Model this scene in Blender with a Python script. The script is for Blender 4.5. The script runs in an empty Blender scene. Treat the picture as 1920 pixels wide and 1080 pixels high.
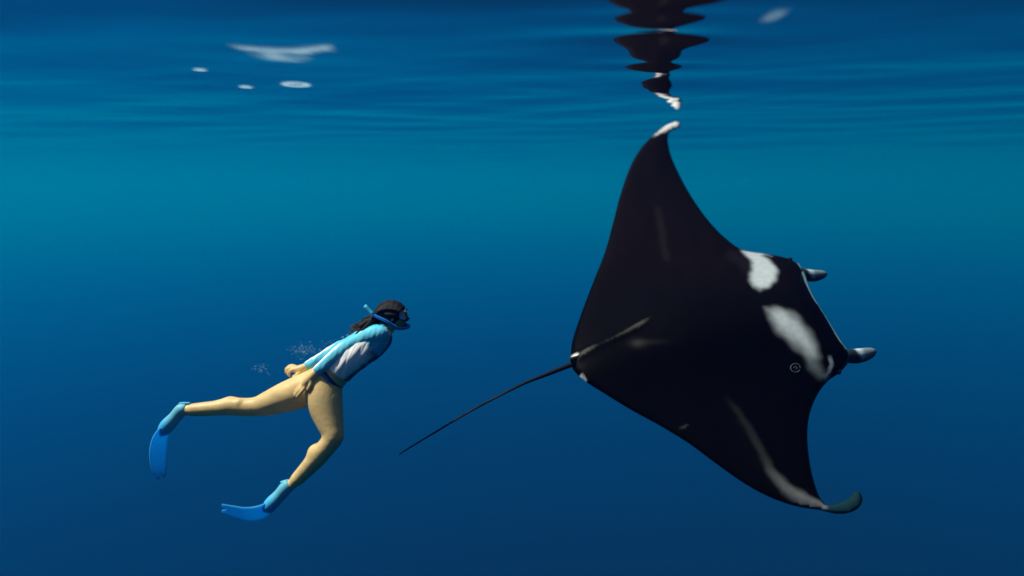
import bpy, bmesh, math, random
import numpy as np
from mathutils import Vector, Matrix
from mathutils.geometry import delaunay_2d_cdt

random.seed(7)
rng = np.random.default_rng(11)
scene = bpy.context.scene
COL = scene.collection

# ------------------------------------------------------------------ camera
FPX, W0, H0 = 1371.0, 1920.0, 1080.0          # focal length in photo pixels
PITCH = math.radians(7.9)
DEPTH = 0.72                                   # camera below the surface (m)
CAM = np.array([0.0, 0.0, -DEPTH])
AX_R = np.array([1.0, 0.0, 0.0])
AX_U = np.array([0.0, math.sin(PITCH), math.cos(PITCH)])
AX_F = np.array([0.0, math.cos(PITCH), -math.sin(PITCH)])

cam_d = bpy.data.cameras.new('camera')
cam_d.sensor_width = 36.0
cam_d.lens = 36.0 * FPX / W0
cam_d.clip_start = 0.05
cam_d.clip_end = 9000.0
cam_d.dof.use_dof = True
cam_d.dof.focus_distance = 4.9
cam_d.dof.aperture_fstop = 0.42
cam = bpy.data.objects.new('camera', cam_d)
cam.location = CAM
cam.rotation_euler = (math.radians(90) - PITCH, 0, 0)
COL.objects.link(cam)
scene.camera = cam

# ------------------------------------------------------------------ sky, sun, exposure
SUN_EL, SUN_AZ = math.radians(59), math.radians(-91)   # azimuth from +Y towards +X
world = bpy.data.worlds.new('World')
scene.world = world
world.use_nodes = True
wn = world.node_tree
bg = wn.nodes['Background']
sky = wn.nodes.new('ShaderNodeTexSky')
sky.sky_type = 'NISHITA'
sky.sun_disc = False
sky.sun_elevation = SUN_EL
sky.sun_rotation = SUN_AZ
wn.links.new(sky.outputs[0], bg.inputs[0])
bg.inputs[1].default_value = 0.10

sun_d = bpy.data.lights.new('sun', 'SUN')
sun_d.energy = 5.0
sun_d.angle = math.radians(0.6)
sun_d.color = (1.0, 0.95, 0.86)
sun = bpy.data.objects.new('sun', sun_d)
to_sun = Vector((math.cos(SUN_EL) * math.sin(SUN_AZ), math.cos(SUN_EL) * math.cos(SUN_AZ), math.sin(SUN_EL)))
sun.rotation_euler = to_sun.to_track_quat('Z', 'Y').to_euler()
sun.location = (0, 0, 30)
COL.objects.link(sun)

scene.view_settings.view_transform = 'Standard'
scene.view_settings.look = 'None'
scene.view_settings.gamma = 1.0
scene.view_settings.use_curve_mapping = False
scene.view_settings.exposure = 0.24
scene.render.engine = 'CYCLES'
cy = scene.cycles
cy.use_denoising = True
cy.max_bounces = 8
cy.volume_bounces = 0
cy.transparent_max_bounces = 12
cy.caustics_reflective = False
cy.caustics_refractive = False
cy.sample_clamp_indirect = 6.0


# ------------------------------------------------------------------ helpers
def tag(o, label=None, cat=None, group=None, kind=None):
    if label: o['label'] = label
    if cat: o['category'] = cat
    if group: o['group'] = group
    if kind: o['kind'] = kind
    return o


def link(name, me, mat=None, parent=None, smooth=True):
    o = bpy.data.objects.new(name, me)
    COL.objects.link(o)
    if mat: me.materials.append(mat)
    if parent: o.parent = parent
    if smooth and len(me.polygons):
        me.polygons.foreach_set('use_smooth', np.ones(len(me.polygons), dtype=bool))
    me.update()
    return o


def mesh(verts, faces):
    me = bpy.data.meshes.new('m')
    me.from_pydata([tuple(map(float, v)) for v in verts], [], [tuple(int(i) for i in f) for f in faces])
    me.update()
    return me


def set_col(me, cols, name='Col'):
    a = me.color_attributes.new(name, 'FLOAT_COLOR', 'POINT')
    c = np.ones((len(me.vertices), 4), dtype=np.float32)
    c[:, :3] = cols
    a.data.foreach_set('color', c.ravel())


def empty(name, loc, mat3=None):
    o = bpy.data.objects.new(name, None)
    o.empty_display_size = 0.1
    COL.objects.link(o)
    m = Matrix.Identity(4)
    if mat3 is not None:
        for i in range(3):
            for j in range(3):
                m[i][j] = mat3[i][j]
    m.translation = Vector(tuple(map(float, loc)))
    o.matrix_world = m
    return o


def ray(px, py):
    px, py = np.asarray(px, float), np.asarray(py, float)
    return AX_F + ((px - W0 / 2) / FPX)[..., None] * AX_R + ((H0 / 2 - py) / FPX)[..., None] * AX_U


def smooth01(x, a, b):
    t = np.clip((x - a) / (b - a), 0, 1)
    return t * t * (3 - 2 * t)


# ------------------------------------------------------------------ materials
def new_mat(name):
    m = bpy.data.materials.new(name)
    m.use_nodes = True
    nt = m.node_tree
    return m, nt, nt.nodes, nt.nodes['Principled BSDF']


def mat_plain(name, col, rough=0.6, spec=0.2, var=0.12, scale=40.0, bump=0.0, attr=False, sss=0.0):
    m, nt, N, b = new_mat(name)
    L = nt.links.new
    tc = N.new('ShaderNodeTexCoord')
    nz = N.new('ShaderNodeTexNoise')
    nz.inputs['Scale'].default_value = scale
    nz.inputs['Detail'].default_value = 5
    L(tc.outputs['Object'], nz.inputs['Vector'])
    hsv = N.new('ShaderNodeHueSaturation')
    mr = N.new('ShaderNodeMapRange')
    mr.inputs['To Min'].default_value = 1 - var
    mr.inputs['To Max'].default_value = 1 + var
    L(nz.outputs['Fac'], mr.inputs['Value'])
    L(mr.outputs[0], hsv.inputs['Value'])
    if attr:
        at = N.new('ShaderNodeAttribute')
        at.attribute_name = 'Col'
        L(at.outputs['Color'], hsv.inputs['Color'])
    else:
        hsv.inputs['Color'].default_value = (*col, 1)
    L(hsv.outputs[0], b.inputs['Base Color'])
    b.inputs['Roughness'].default_value = rough
    b.inputs['Specular IOR Level'].default_value = spec
    if sss:
        b.inputs['Subsurface Weight'].default_value = sss
        b.inputs['Subsurface Radius'].default_value = (0.012, 0.005, 0.003)
        b.inputs['Subsurface Scale'].default_value = 1.0
    if bump:
        bp = N.new('ShaderNodeBump')
        bp.inputs['Strength'].default_value = bump
        bp.inputs['Distance'].default_value = 0.004
        L(nz.outputs['Fac'], bp.inputs['Height'])
        L(bp.outputs[0], b.inputs['Normal'])
    return m


# ------------------------------------------------------------------ water surface
def sea_height(X, Y):
    """height of the rippled surface"""
    Z = np.zeros_like(X)
    dist = np.hypot(X, Y)
    r2 = np.random.default_rng(5)
    for lam0, slope, n in WAVES:
        for _ in range(n):
            lam = lam0 * r2.uniform(0.75, 1.35)
            th = r2.normal(math.radians(80), 0.55)
            k = 2 * math.pi / lam
            amp = slope / k / math.sqrt(n)
            fade = 1 - smooth01(dist, 4 + lam * 4, 6 + lam * 16)
            ph = r2.uniform(0, 6.283)
            arg = k * (X * math.cos(th) + Y * math.sin(th)) + ph
            # slight low-frequency phase wander so crests are short
            arg = arg + 1.3 * np.sin(X * 2 * math.pi / (lam * 5.1) + ph * 3) + 0.8 * np.sin((X * 0.8 - Y) * 2 * math.pi / (lam * 7.3) + ph)
            env = 0.55 + 0.75 * np.sin(X * 2 * math.pi / (lam * 6.7) + 2 * ph) * np.sin((Y + 0.4 * X) * 2 * math.pi / (lam * 5.3) + 5 * ph)
            Z += amp * fade * env * np.sin(arg)
    for (cx, cy_, rx, ry, hh) in DIMPLES:
        rr = np.sqrt(((X - cx) / rx) ** 2 + ((Y - cy_) / ry) ** 2)
        Z += hh * np.exp(-rr ** 2)
    return Z


def build_water():
    def axis(core0, core1, step, far, grow):
        a = list(np.arange(core0, core1, step))
        s = step
        while a[-1] < far:
            s *= grow
            a.append(a[-1] + s)
        return np.array(a)
    xr = axis(0.0, 2.4, 0.02, 4000, 1.045)
    xs = np.concatenate([-xr[:0:-1], xr])
    ys_f = axis(1.4, 5.7, 0.0105, 4000, 1.016)
    ys_b = axis(0.0, 0.3, 0.08, 3900, 1.25)
    ys = np.concatenate([1.4 - 0.03 - ys_b[::-1], ys_f])
    X, Y = np.meshgrid(xs, ys)
    Z = sea_height(X, Y)
    ny, nx = X.shape
    me = bpy.data.meshes.new('water_surface')
    v = np.stack([X, Y, Z], -1).reshape(-1, 3)
    idx = np.arange(ny * nx).reshape(ny, nx)
    f = np.stack([idx[:-1, :-1], idx[:-1, 1:], idx[1:, 1:], idx[1:, :-1]], -1).reshape(-1, 4)
    me.vertices.add(len(v)); me.vertices.foreach_set('co', v.ravel())
    me.loops.add(f.size); me.loops.foreach_set('vertex_index', f.ravel())
    me.polygons.add(len(f))
    me.polygons.foreach_set('loop_start', np.arange(0, f.size, 4))
    me.update(calc_edges=True)
    m = bpy.data.materials.new('sea_surface')
    m.use_nodes = True
    nt = m.node_tree; N = nt.nodes; N.clear(); L = nt.links.new
    out = N.new('ShaderNodeOutputMaterial')
    mix = N.new('ShaderNodeMixShader')
    fr = N.new('ShaderNodeFresnel'); fr.inputs['IOR'].default_value = 1.33
    tr = N.new('ShaderNodeBsdfTransparent')
    gl = N.new('ShaderNodeBsdfGlossy'); gl.inputs['Color'].default_value = (1, 1, 1, 1); gl.inputs['Roughness'].default_value = 0.015
    L(fr.outputs[0], mix.inputs[0]); L(tr.outputs[0], mix.inputs[1]); L(gl.outputs[0], mix.inputs[2])
    L(mix.outputs[0], out.inputs['Surface'])
    o = link('water_surface', me, m)
    tag(o, kind='structure')
    return o


WAVES = [(3.0, 0.018, 5), (1.15, 0.030, 7), (0.52, 0.015, 7), (0.24, 0.004, 6)]
# local wavelets: (x, y, half length, half width, height); crests added to widen the reflection and darken the near surface
DIMPLES = [(0.42, 2.58, 1.5, 0.42, 0.050), (0.0, 2.45, 6.0, 0.55, 0.022), (-2.3, 3.0, 1.1, 0.5, 0.040), (2.2, 2.7, 0.9, 0.45, 0.020), (0.68, 3.78, 0.45, 0.15, 0.017), (0.86, 4.52, 0.40, 0.14, 0.010), (0.60, 3.30, 0.5, 0.12, 0.008)]
build_water()

# unseen sea floor added far below, near black to darken the deep water
BED_Z = -94.0
bm = bmesh.new()
g = 40
bv = [[bm.verts.new(((i / g - 0.5) * 8000, (j / g - 0.5) * 8000, BED_Z + 0.5 * math.sin(i * 1.7) * math.cos(j * 1.3))) for i in range(g + 1)] for j in range(g + 1)]
for j in range(g):
    for i in range(g):
        bm.faces.new((bv[j][i], bv[j][i + 1], bv[j + 1][i + 1], bv[j + 1][i]))
me = bpy.data.meshes.new('seabed'); bm.to_mesh(me); bm.free()
tag(link('seabed', me, mat_plain('added_dark_bed', (0.004, 0.006, 0.010), 0.95, 0.0, 0.3, 0.4)), kind='structure')


# the water itself: one closed volume round everything
def build_haze():
    bm = bmesh.new()
    bmesh.ops.create_cube(bm, size=1.0)
    z0, z1 = BED_Z - 1.5, 0.6
    for v in bm.verts:
        v.co = Vector((v.co.x * 8200, v.co.y * 8200, z0 if v.co.z < 0 else z1))
    me = bpy.data.meshes.new('haze'); bm.to_mesh(me); bm.free()
    m = bpy.data.materials.new('blue_water')
    m.use_nodes = True
    nt = m.node_tree; N = nt.nodes; N.clear()
    out = N.new('ShaderNodeOutputMaterial')
    pv = N.new('ShaderNodeVolumePrincipled')
    pv.inputs['Density'].default_value = VOL_D
    pv.inputs['Color'].default_value = (*VOL_C, 1)
    pv.inputs['Absorption Color'].default_value = (*VOL_A, 1)
    pv.inputs['Anisotropy'].default_value = VOL_G
    nt.links.new(pv.outputs[0], out.inputs['Volume'])
    o = link('haze', me, m, smooth=False)
    tag(o, kind='stuff')
    return o


VOL_D, VOL_C, VOL_A, VOL_G = 0.0042, (0.0, 0.124, 0.695), (0.0, 0.560, 0.0), 0.20
build_haze()

# ------------------------------------------------------------------ manta ray
M_D0 = 5.0
S5 = M_D0 / FPX
M_O = CAM + M_D0 * ray(1330.0, 640.0)


def cam_vec(r, u, f):
    return r * AX_R + u * AX_U + f * AX_F


mx = cam_vec(475, 102, 135.0); mx /= np.linalg.norm(mx)
my = cam_vec(90, -180, -175.0); my -= mx * (my @ mx); my /= np.linalg.norm(my)
mn = np.cross(mx, my)
if mn @ AX_F > 0:
    mn = -mn


def bend(l, s):
    q = np.sqrt(s * s + 0.02) - 0.14
    lower = smooth01(s, -0.1, 0.1)
    up = -0.16 * q + 0.10 * np.maximum(q - 1.2, 0) ** 2
    lo = -0.20 * q + 0.55 * np.maximum(q - 0.95, 0) ** 2
    return up * (1 - lower) + lo * lower


def on_manta(px, py):
    """point of the manta's bent mid-surface that is seen at that place of the photo"""
    r = ray(px, py)
    oc = M_O - CAM
    den = r @ mn
    D = (oc @ mn) / den

    def F(D):
        rel = D[..., None] * r - oc
        return rel @ mn - bend(rel @ mx, rel @ my)
    D = np.asarray(D, float)
    for _ in range(40):
        f0 = F(D)
        f1 = F(D + 1e-3)
        D = D - np.clip(0.6 * f0 / ((f1 - f0) / 1e-3), -0.3, 0.3)
    return CAM + D[..., None] * r


def spline(pts, step=4.0):
    """Catmull-Rom through points, resampled"""
    p = np.array(pts, float)
    p = np.vstack([2 * p[0] - p[1], p, 2 * p[-1] - p[-2]])
    out = []
    for i in range(1, len(p) - 2):
        n = max(2, int(np.linalg.norm(p[i + 1] - p[i]) / step))
        t = np.linspace(0, 1, n, endpoint=False)[:, None]
        out.append(0.5 * (2 * p[i] + (p[i + 1] - p[i - 1]) * t + (2 * p[i - 1] - 5 * p[i] + 4 * p[i + 1] - p[i + 2]) * t ** 2
                          + (3 * p[i] - p[i - 1] - 3 * p[i + 1] + p[i + 2]) * t ** 3))
    out.append(p[-2][None])
    return np.vstack(out)


UP_TRAIL = [(1070, 672), (1073, 640), (1090, 588), (1114, 525), (1134, 474), (1149, 420), (1163, 366), (1182, 312), (1204, 275), (1228, 251), (1247, 236), (1266, 228)]
UP_TIP = [(1266, 228), (1275, 230), (1275, 238), (1264, 243), (1254, 249)]
UP_LEAD = [(1254, 249), (1252, 262), (1258, 292), (1276, 332), (1301, 376), (1331, 417), (1364, 450), (1392, 468), (1430, 475), (1468, 482), (1490, 491), (1502, 503)]
HEAD = [(1502, 503), (1506, 525), (1520, 556), (1545, 597), (1572, 640), (1592, 664), (1589, 683)]
LOW_LEAD = [(1589, 683), (1573, 700), (1553, 714), (1534, 738), (1520, 770), (1514, 806), (1516, 850), (1524, 895), (1536, 930), (1549, 948)]
LOW_TIP = [(1549, 948), (1570, 944), (1590, 935), (1603, 922), (1612, 923), (1617, 937), (1610, 952), (1590, 962), (1565, 963), (1540, 957)]
LOW_TRAIL = [(1540, 957), (1495, 950), (1447, 934), (1398, 908), (1342, 869), (1292, 832), (1240, 800), (1182, 768), (1130, 736), (1096, 714), (1074, 692), (1070, 672)]


def poly_dist(P, poly):
    d = np.full(len(P), 1e9)
    for a, b in zip(poly, np.roll(poly, -1, 0)):
        ab = b - a
        t = np.clip(((P - a) @ ab) / max(ab @ ab, 1e-9), 0, 1)
        d = np.minimum(d, np.linalg.norm(P - (a + t[:, None] * ab), axis=1))
    return d


def poly_in(P, poly):
    x, y = P[:, 0], P[:, 1]
    c = np.zeros(len(P), bool)
    for (x0, y0), (x1, y1) in zip(poly, np.roll(poly, -1, 0)):
        if y0 == y1:
            continue
        cond = (y0 > y) != (y1 > y)
        c ^= cond & (x < (x1 - x0) * (y - y0) / (y1 - y0) + x0)
    return c


def signed(P, poly):
    poly = np.array(poly, float)
    d = poly_dist(P, poly)
    return np.where(poly_in(P, poly), -d, d)


def line_dist(P, pts):
    pts = np.array(pts, float)
    best = np.full(len(P), 1e9); tt = np.zeros(len(P))
    L = np.concatenate([[0], np.cumsum(np.linalg.norm(np.diff(pts, axis=0), axis=1))])
    for i in range(len(pts) - 1):
        a, b = pts[i], pts[i + 1]
        ab = b - a
        t = np.clip(((P - a) @ ab) / (ab @ ab), 0, 1)
        d = np.linalg.norm(P - (a + t[:, None] * ab), axis=1)
        m = d < best
        best[m] = d[m]; tt[m] = ((L[i] + t * np.linalg.norm(ab)) / L[-1])[m]
    return best, tt


def lobes(P, seed, scale):
    r = np.random.default_rng(seed)
    v = np.zeros(len(P))
    for _ in range(6):
        a = r.uniform(0, 6.28); k = 2 * math.pi / (scale * r.uniform(0.6, 1.6))
        v += np.sin(k * (P[:, 0] * math.cos(a) + P[:, 1] * math.sin(a)) + r.uniform(0, 6.28))
    return v / 6


MID = [(1070, 682), (1140, 652), (1215, 618), (1330, 602), (1450, 588), (1546, 590)]   # the ray's spine


def build_manta():
    outline = np.vstack([spline(c)[:-1] for c in (UP_TRAIL, UP_TIP, UP_LEAD, HEAD, LOW_LEAD, LOW_TIP, LOW_TRAIL)])
    nb = len(outline)
    st = 4.2
    gx, gy = np.meshgrid(np.arange(1060, 1625, st), np.arange(220, 970, st * 0.87))
    gx[1::2] += st / 2
    G = np.stack([gx.ravel(), gy.ravel()], -1)
    G += rng.uniform(-0.5, 0.5, G.shape)
    din = signed(G, outline)
    G = G[din < -2.6]
    allp = np.vstack([outline, G])
    verts, _, faces, vo, _, _ = delaunay_2d_cdt([Vector(p) for p in allp], [(i, (i + 1) % nb) for i in range(nb)], [], 1, 1e-4)
    P = np.array([tuple(v) for v in verts])
    F = np.array([tuple(f) for f in faces if len(f) == 3])
    c = P[F].mean(1)
    F = F[poly_in(c, outline)]
    d = poly_dist(P, outline)
    d[d < 0.05] = 0
    base = on_manta(P[:, 0], P[:, 1])
    # thickness (m): wing profile from the distance to the edge, trunk bulge along the spine
    md, mt = line_dist(P, MID)
    e = np.clip(d / 70.0, 0, 1)
    wing = 0.030 * np.sqrt(1 - (1 - e) ** 2)
    ed = np.sqrt(1 - (1 - np.clip(d / 60.0, 0, 1)) ** 2)
    fore = 0.35 + 0.65 * smooth01(P[:, 0], 1080, 1300)
    trunk = np.exp(-(md / (62 + 38 * smooth01(P[:, 0], 1100, 1450))) ** 2) * fore * ed
    dors = wing + 0.105 * trunk
    vent = wing + 0.15 * trunk
    # raised keel along the rear spine
    kd, kt = line_dist(P, [(1074, 681), (1100, 668), (1152, 648), (1190, 630), (1216, 614)])
    dors += 0.016 * np.exp(-(kd / 7.0) ** 2) * (1 - smooth01(kt, 0.75, 1.0)) * np.clip(d / 10, 0, 1)
    # low fold that runs down the lower wing to its tip
    fd, ft = line_dist(P, [(1355, 745), (1385, 785), (1415, 835), (1440, 885), (1470, 920), (1510, 943), (1545, 953)])
    dors += 0.014 * np.exp(-(fd / 16.0) ** 2) * np.clip(d / 12, 0, 1) * smooth01(ft, 0, .3)
    top = base + dors[:, None] * mn
    bot = base - vent[:, None] * mn
    edge = d == 0
    n = len(P)
    bot_id = np.arange(n) + n
    bot_id[edge] = np.where(edge)[0]
    V = np.vstack([top, bot])
    Ft = F
    a, b, cc = P[F[:, 0]], P[F[:, 1]], P[F[:, 2]]
    Fb = bot_id[F][:, ::-1]
    Fall = np.vstack([Ft, Fb])
    used = np.unique(Fall)
    remap = -np.ones(len(V), int); remap[used] = np.arange(len(used))
    V = V[used]; Fall = remap[Fall]
    # ---- colours
    N2 = lobes(P, 3, 60)
    N3 = lobes(P, 9, 22)
    N4 = lobes(P, 31, 11)
    black = np.array([0.0011, 0.0007, 0.0008])
    col = np.tile(black, (n, 1)) * (1 + 0.2 * N2[:, None])
    brown = np.array([0.0036, 0.0015, 0.0015])
    col += (brown - black) * (0.7 + 0.3 * N2[:, None]) * smooth01(-P[:, 1], -600, -480)[:, None]  # upper wing's sunlit brown and the lower wing's shade put into the colour

    def paint(col, mask, c):
        mask = np.clip(mask, 0, 1)[:, None]
        return col * (1 - mask) + np.array(c) * mask
    # two white shoulder patches
    s1 = signed(P, [(1386, 474), (1402, 470), (1428, 473), (1446, 486), (1444, 489), (1434, 484), (1428, 485), (1440, 494), (1449, 512), (1452, 530), (1445, 550), (1432, 564), (1416, 568), (1402, 560), (1396, 545), (1400, 525), (1404, 508), (1399, 494)])
    col = paint(col, 1 - smooth01(s1 + 3.0 * N3, -9, 4), (0.34, 0.395, 0.41))
    s2 = signed(P, [(1423, 601), (1440, 598), (1468, 603), (1492, 618), (1512, 640), (1527, 662), (1533, 682), (1528, 695), (1512, 690), (1492, 676), (1468, 660), (1444, 642), (1430, 622)])
    col = paint(col, (1 - smooth01(s2 + 3.5 * N3, -20, 5)) * 0.98, (0.38, 0.435, 0.45))
    sm, _ = line_dist(P, [(1372, 488), (1388, 500), (1396, 520)])
    col = paint(col, (1 - smooth01(sm + 4 * N3, 2, 20)) * 0.015, (0.20, 0.22, 0.23))
    s2b = signed(P, [(1505, 682), (1530, 690), (1544, 708), (1547, 716), (1532, 713), (1512, 700)])
    col = paint(col, (1 - smooth01(s2b, -9, 9)) * 0.6, (0.16, 0.20, 0.21))
    s2c, _ = line_dist(P, [(1550, 683), (1555, 690), (1552, 703), (1546, 712)])
    col = paint(col, (1 - smooth01(s2c, 1.5, 5)) * 0.7, (0.30, 0.36, 0.38))
    # sheen along the lower wing's fold painted pale, with the pale tip marking
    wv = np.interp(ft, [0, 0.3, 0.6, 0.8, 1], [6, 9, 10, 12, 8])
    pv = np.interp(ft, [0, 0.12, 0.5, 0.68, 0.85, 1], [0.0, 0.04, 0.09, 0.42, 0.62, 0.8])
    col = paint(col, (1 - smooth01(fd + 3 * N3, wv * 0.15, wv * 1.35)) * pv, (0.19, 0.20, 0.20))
    # light caught on the spine ridge, painted as a pale streak
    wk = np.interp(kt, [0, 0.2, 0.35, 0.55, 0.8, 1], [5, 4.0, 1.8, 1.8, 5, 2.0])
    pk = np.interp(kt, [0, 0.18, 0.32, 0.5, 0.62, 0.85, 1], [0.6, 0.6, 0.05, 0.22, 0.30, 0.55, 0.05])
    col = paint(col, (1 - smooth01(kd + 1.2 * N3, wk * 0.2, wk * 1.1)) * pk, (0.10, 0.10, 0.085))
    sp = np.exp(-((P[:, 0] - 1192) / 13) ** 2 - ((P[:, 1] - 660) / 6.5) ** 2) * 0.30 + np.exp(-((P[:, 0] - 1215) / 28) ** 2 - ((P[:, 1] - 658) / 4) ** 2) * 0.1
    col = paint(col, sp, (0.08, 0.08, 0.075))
    # faint scar on the upper wing and small scratches
    q, qt = line_dist(P, [(1232, 400), (1240, 440), (1248, 490)])
    col = paint(col, (1 - smooth01(q + 3 * N3, 1, 12)) * 0.3, (0.018, 0.014, 0.015))
    q, _ = line_dist(P, [(1276, 806), (1287, 801)])
    col = paint(col, (1 - smooth01(q, 1, 3)) * 0.5, (0.06, 0.055, 0.065))
    # white wing tips, pelvic tips, pale mouth rim
    tip = 1 - smooth01(P[:, 1] + 0.50 * (P[:, 0] - 1250), 240, 250)
    tip2 = (1 - smooth01(signed(P, [(1222, 258), (1250, 232), (1270, 224), (1282, 228), (1280, 240), (1262, 246), (1248, 248), (1236, 252)]), -2, 2))
    col = paint(col, tip2, (0.55, 0.545, 0.54))
    lt = smooth01(P[:, 0] + 0.35 * (P[:, 1] - 950), 1546, 1556)
    col = paint(col, lt, (0.006, 0.026, 0.033))
    col = paint(col, (1 - smooth01(signed(P, [(1068, 668), (1084, 671), (1078, 679), (1068, 679)]), -2, 2)), (0.75, 0.75, 0.73))
    q, _ = line_dist(P, [(1088, 708), (1097, 716)])
    col = paint(col, 1 - smooth01(q, 2.0, 4.5), (0.70, 0.72, 0.72))
    q, _ = line_dist(P, HEAD)
    col = paint(col, (1 - smooth01(q, 0.5, 3.5)) * 0.55, (0.20, 0.27, 0.30))
    vcol = np.tile(np.array([0.55, 0.56, 0.56]), (n, 1)) * (1 + 0.12 * N2[:, None])
    edge_dark = (1 - smooth01(d, 10, 45))[:, None]
    vcol = vcol * (1 - edge_dark * 0.8) + np.array([0.06, 0.06, 0.065]) * edge_dark * 0.8
    vcol = np.where(lt[:, None] > 0.5, col, vcol)
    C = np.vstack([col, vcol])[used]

    root_pos = M_O - 0.1 * mn
    Rm = np.stack([mx, my, np.cross(mx, my)], 1)
    root = empty('manta_ray', root_pos, Rm)
    tag(root, 'huge black manta ray banking with white shoulder patches and upper wing tip at the surface', 'manta ray')

    def loc(Vw):
        return (np.asarray(Vw) - root_pos) @ Rm
    globals()['mloc_inv'] = lambda q: root_pos + Rm @ q
    me = mesh(loc(V), Fall)
    bm = bmesh.new(); bm.from_mesh(me)
    bmesh.ops.recalc_face_normals(bm, faces=bm.faces)
    for _ in range(2):
        bmesh.ops.smooth_vert(bm, verts=[v for v in bm.verts], factor=0.25, use_axis_x=False, use_axis_y=False, use_axis_z=True)
    bm.to_mesh(me); bm.free()
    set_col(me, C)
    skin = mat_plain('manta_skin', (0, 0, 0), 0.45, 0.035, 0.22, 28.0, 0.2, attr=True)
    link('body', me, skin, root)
    return root, loc, skin


manta, mloc, MANTA_SKIN = build_manta()


def tube(path, radii, seg=10, flat=None, up=None):
    """lofted tube through 3D points (closed ends); flat: second radius factor"""
    p = np.array(path, float)
    n = len(p)
    tan = np.gradient(p, axis=0)
    tan /= np.linalg.norm(tan, axis=1)[:, None]
    ref = np.array(up if up is not None else (0.2, 0.3, 1.0), float)
    V, F = [], []
    for i in range(n):
        a = ref - tan[i] * (ref @ tan[i]); a /= np.linalg.norm(a)
        b = np.cross(tan[i], a)
        fl = 1.0 if flat is None else (flat[i] if hasattr(flat, '__len__') else flat)
        for k in range(seg):
            t = 2 * math.pi * k / seg
            V.append(p[i] + radii[i] * (a * math.cos(t) + b * math.sin(t) * fl))
        if i:
            for k in range(seg):
                k2 = (k + 1) % seg
                F.append(((i - 1) * seg + k, (i - 1) * seg + k2, i * seg + k2, i * seg + k))
    V.append(p[0]); V.append(p[-1])
    for k in range(seg):
        k2 = (k + 1) % seg
        F.append((len(V) - 2, k2, k))
        F.append((len(V) - 1, (n - 1) * seg + k, (n - 1) * seg + k2))
    return np.array(V), F


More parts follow.
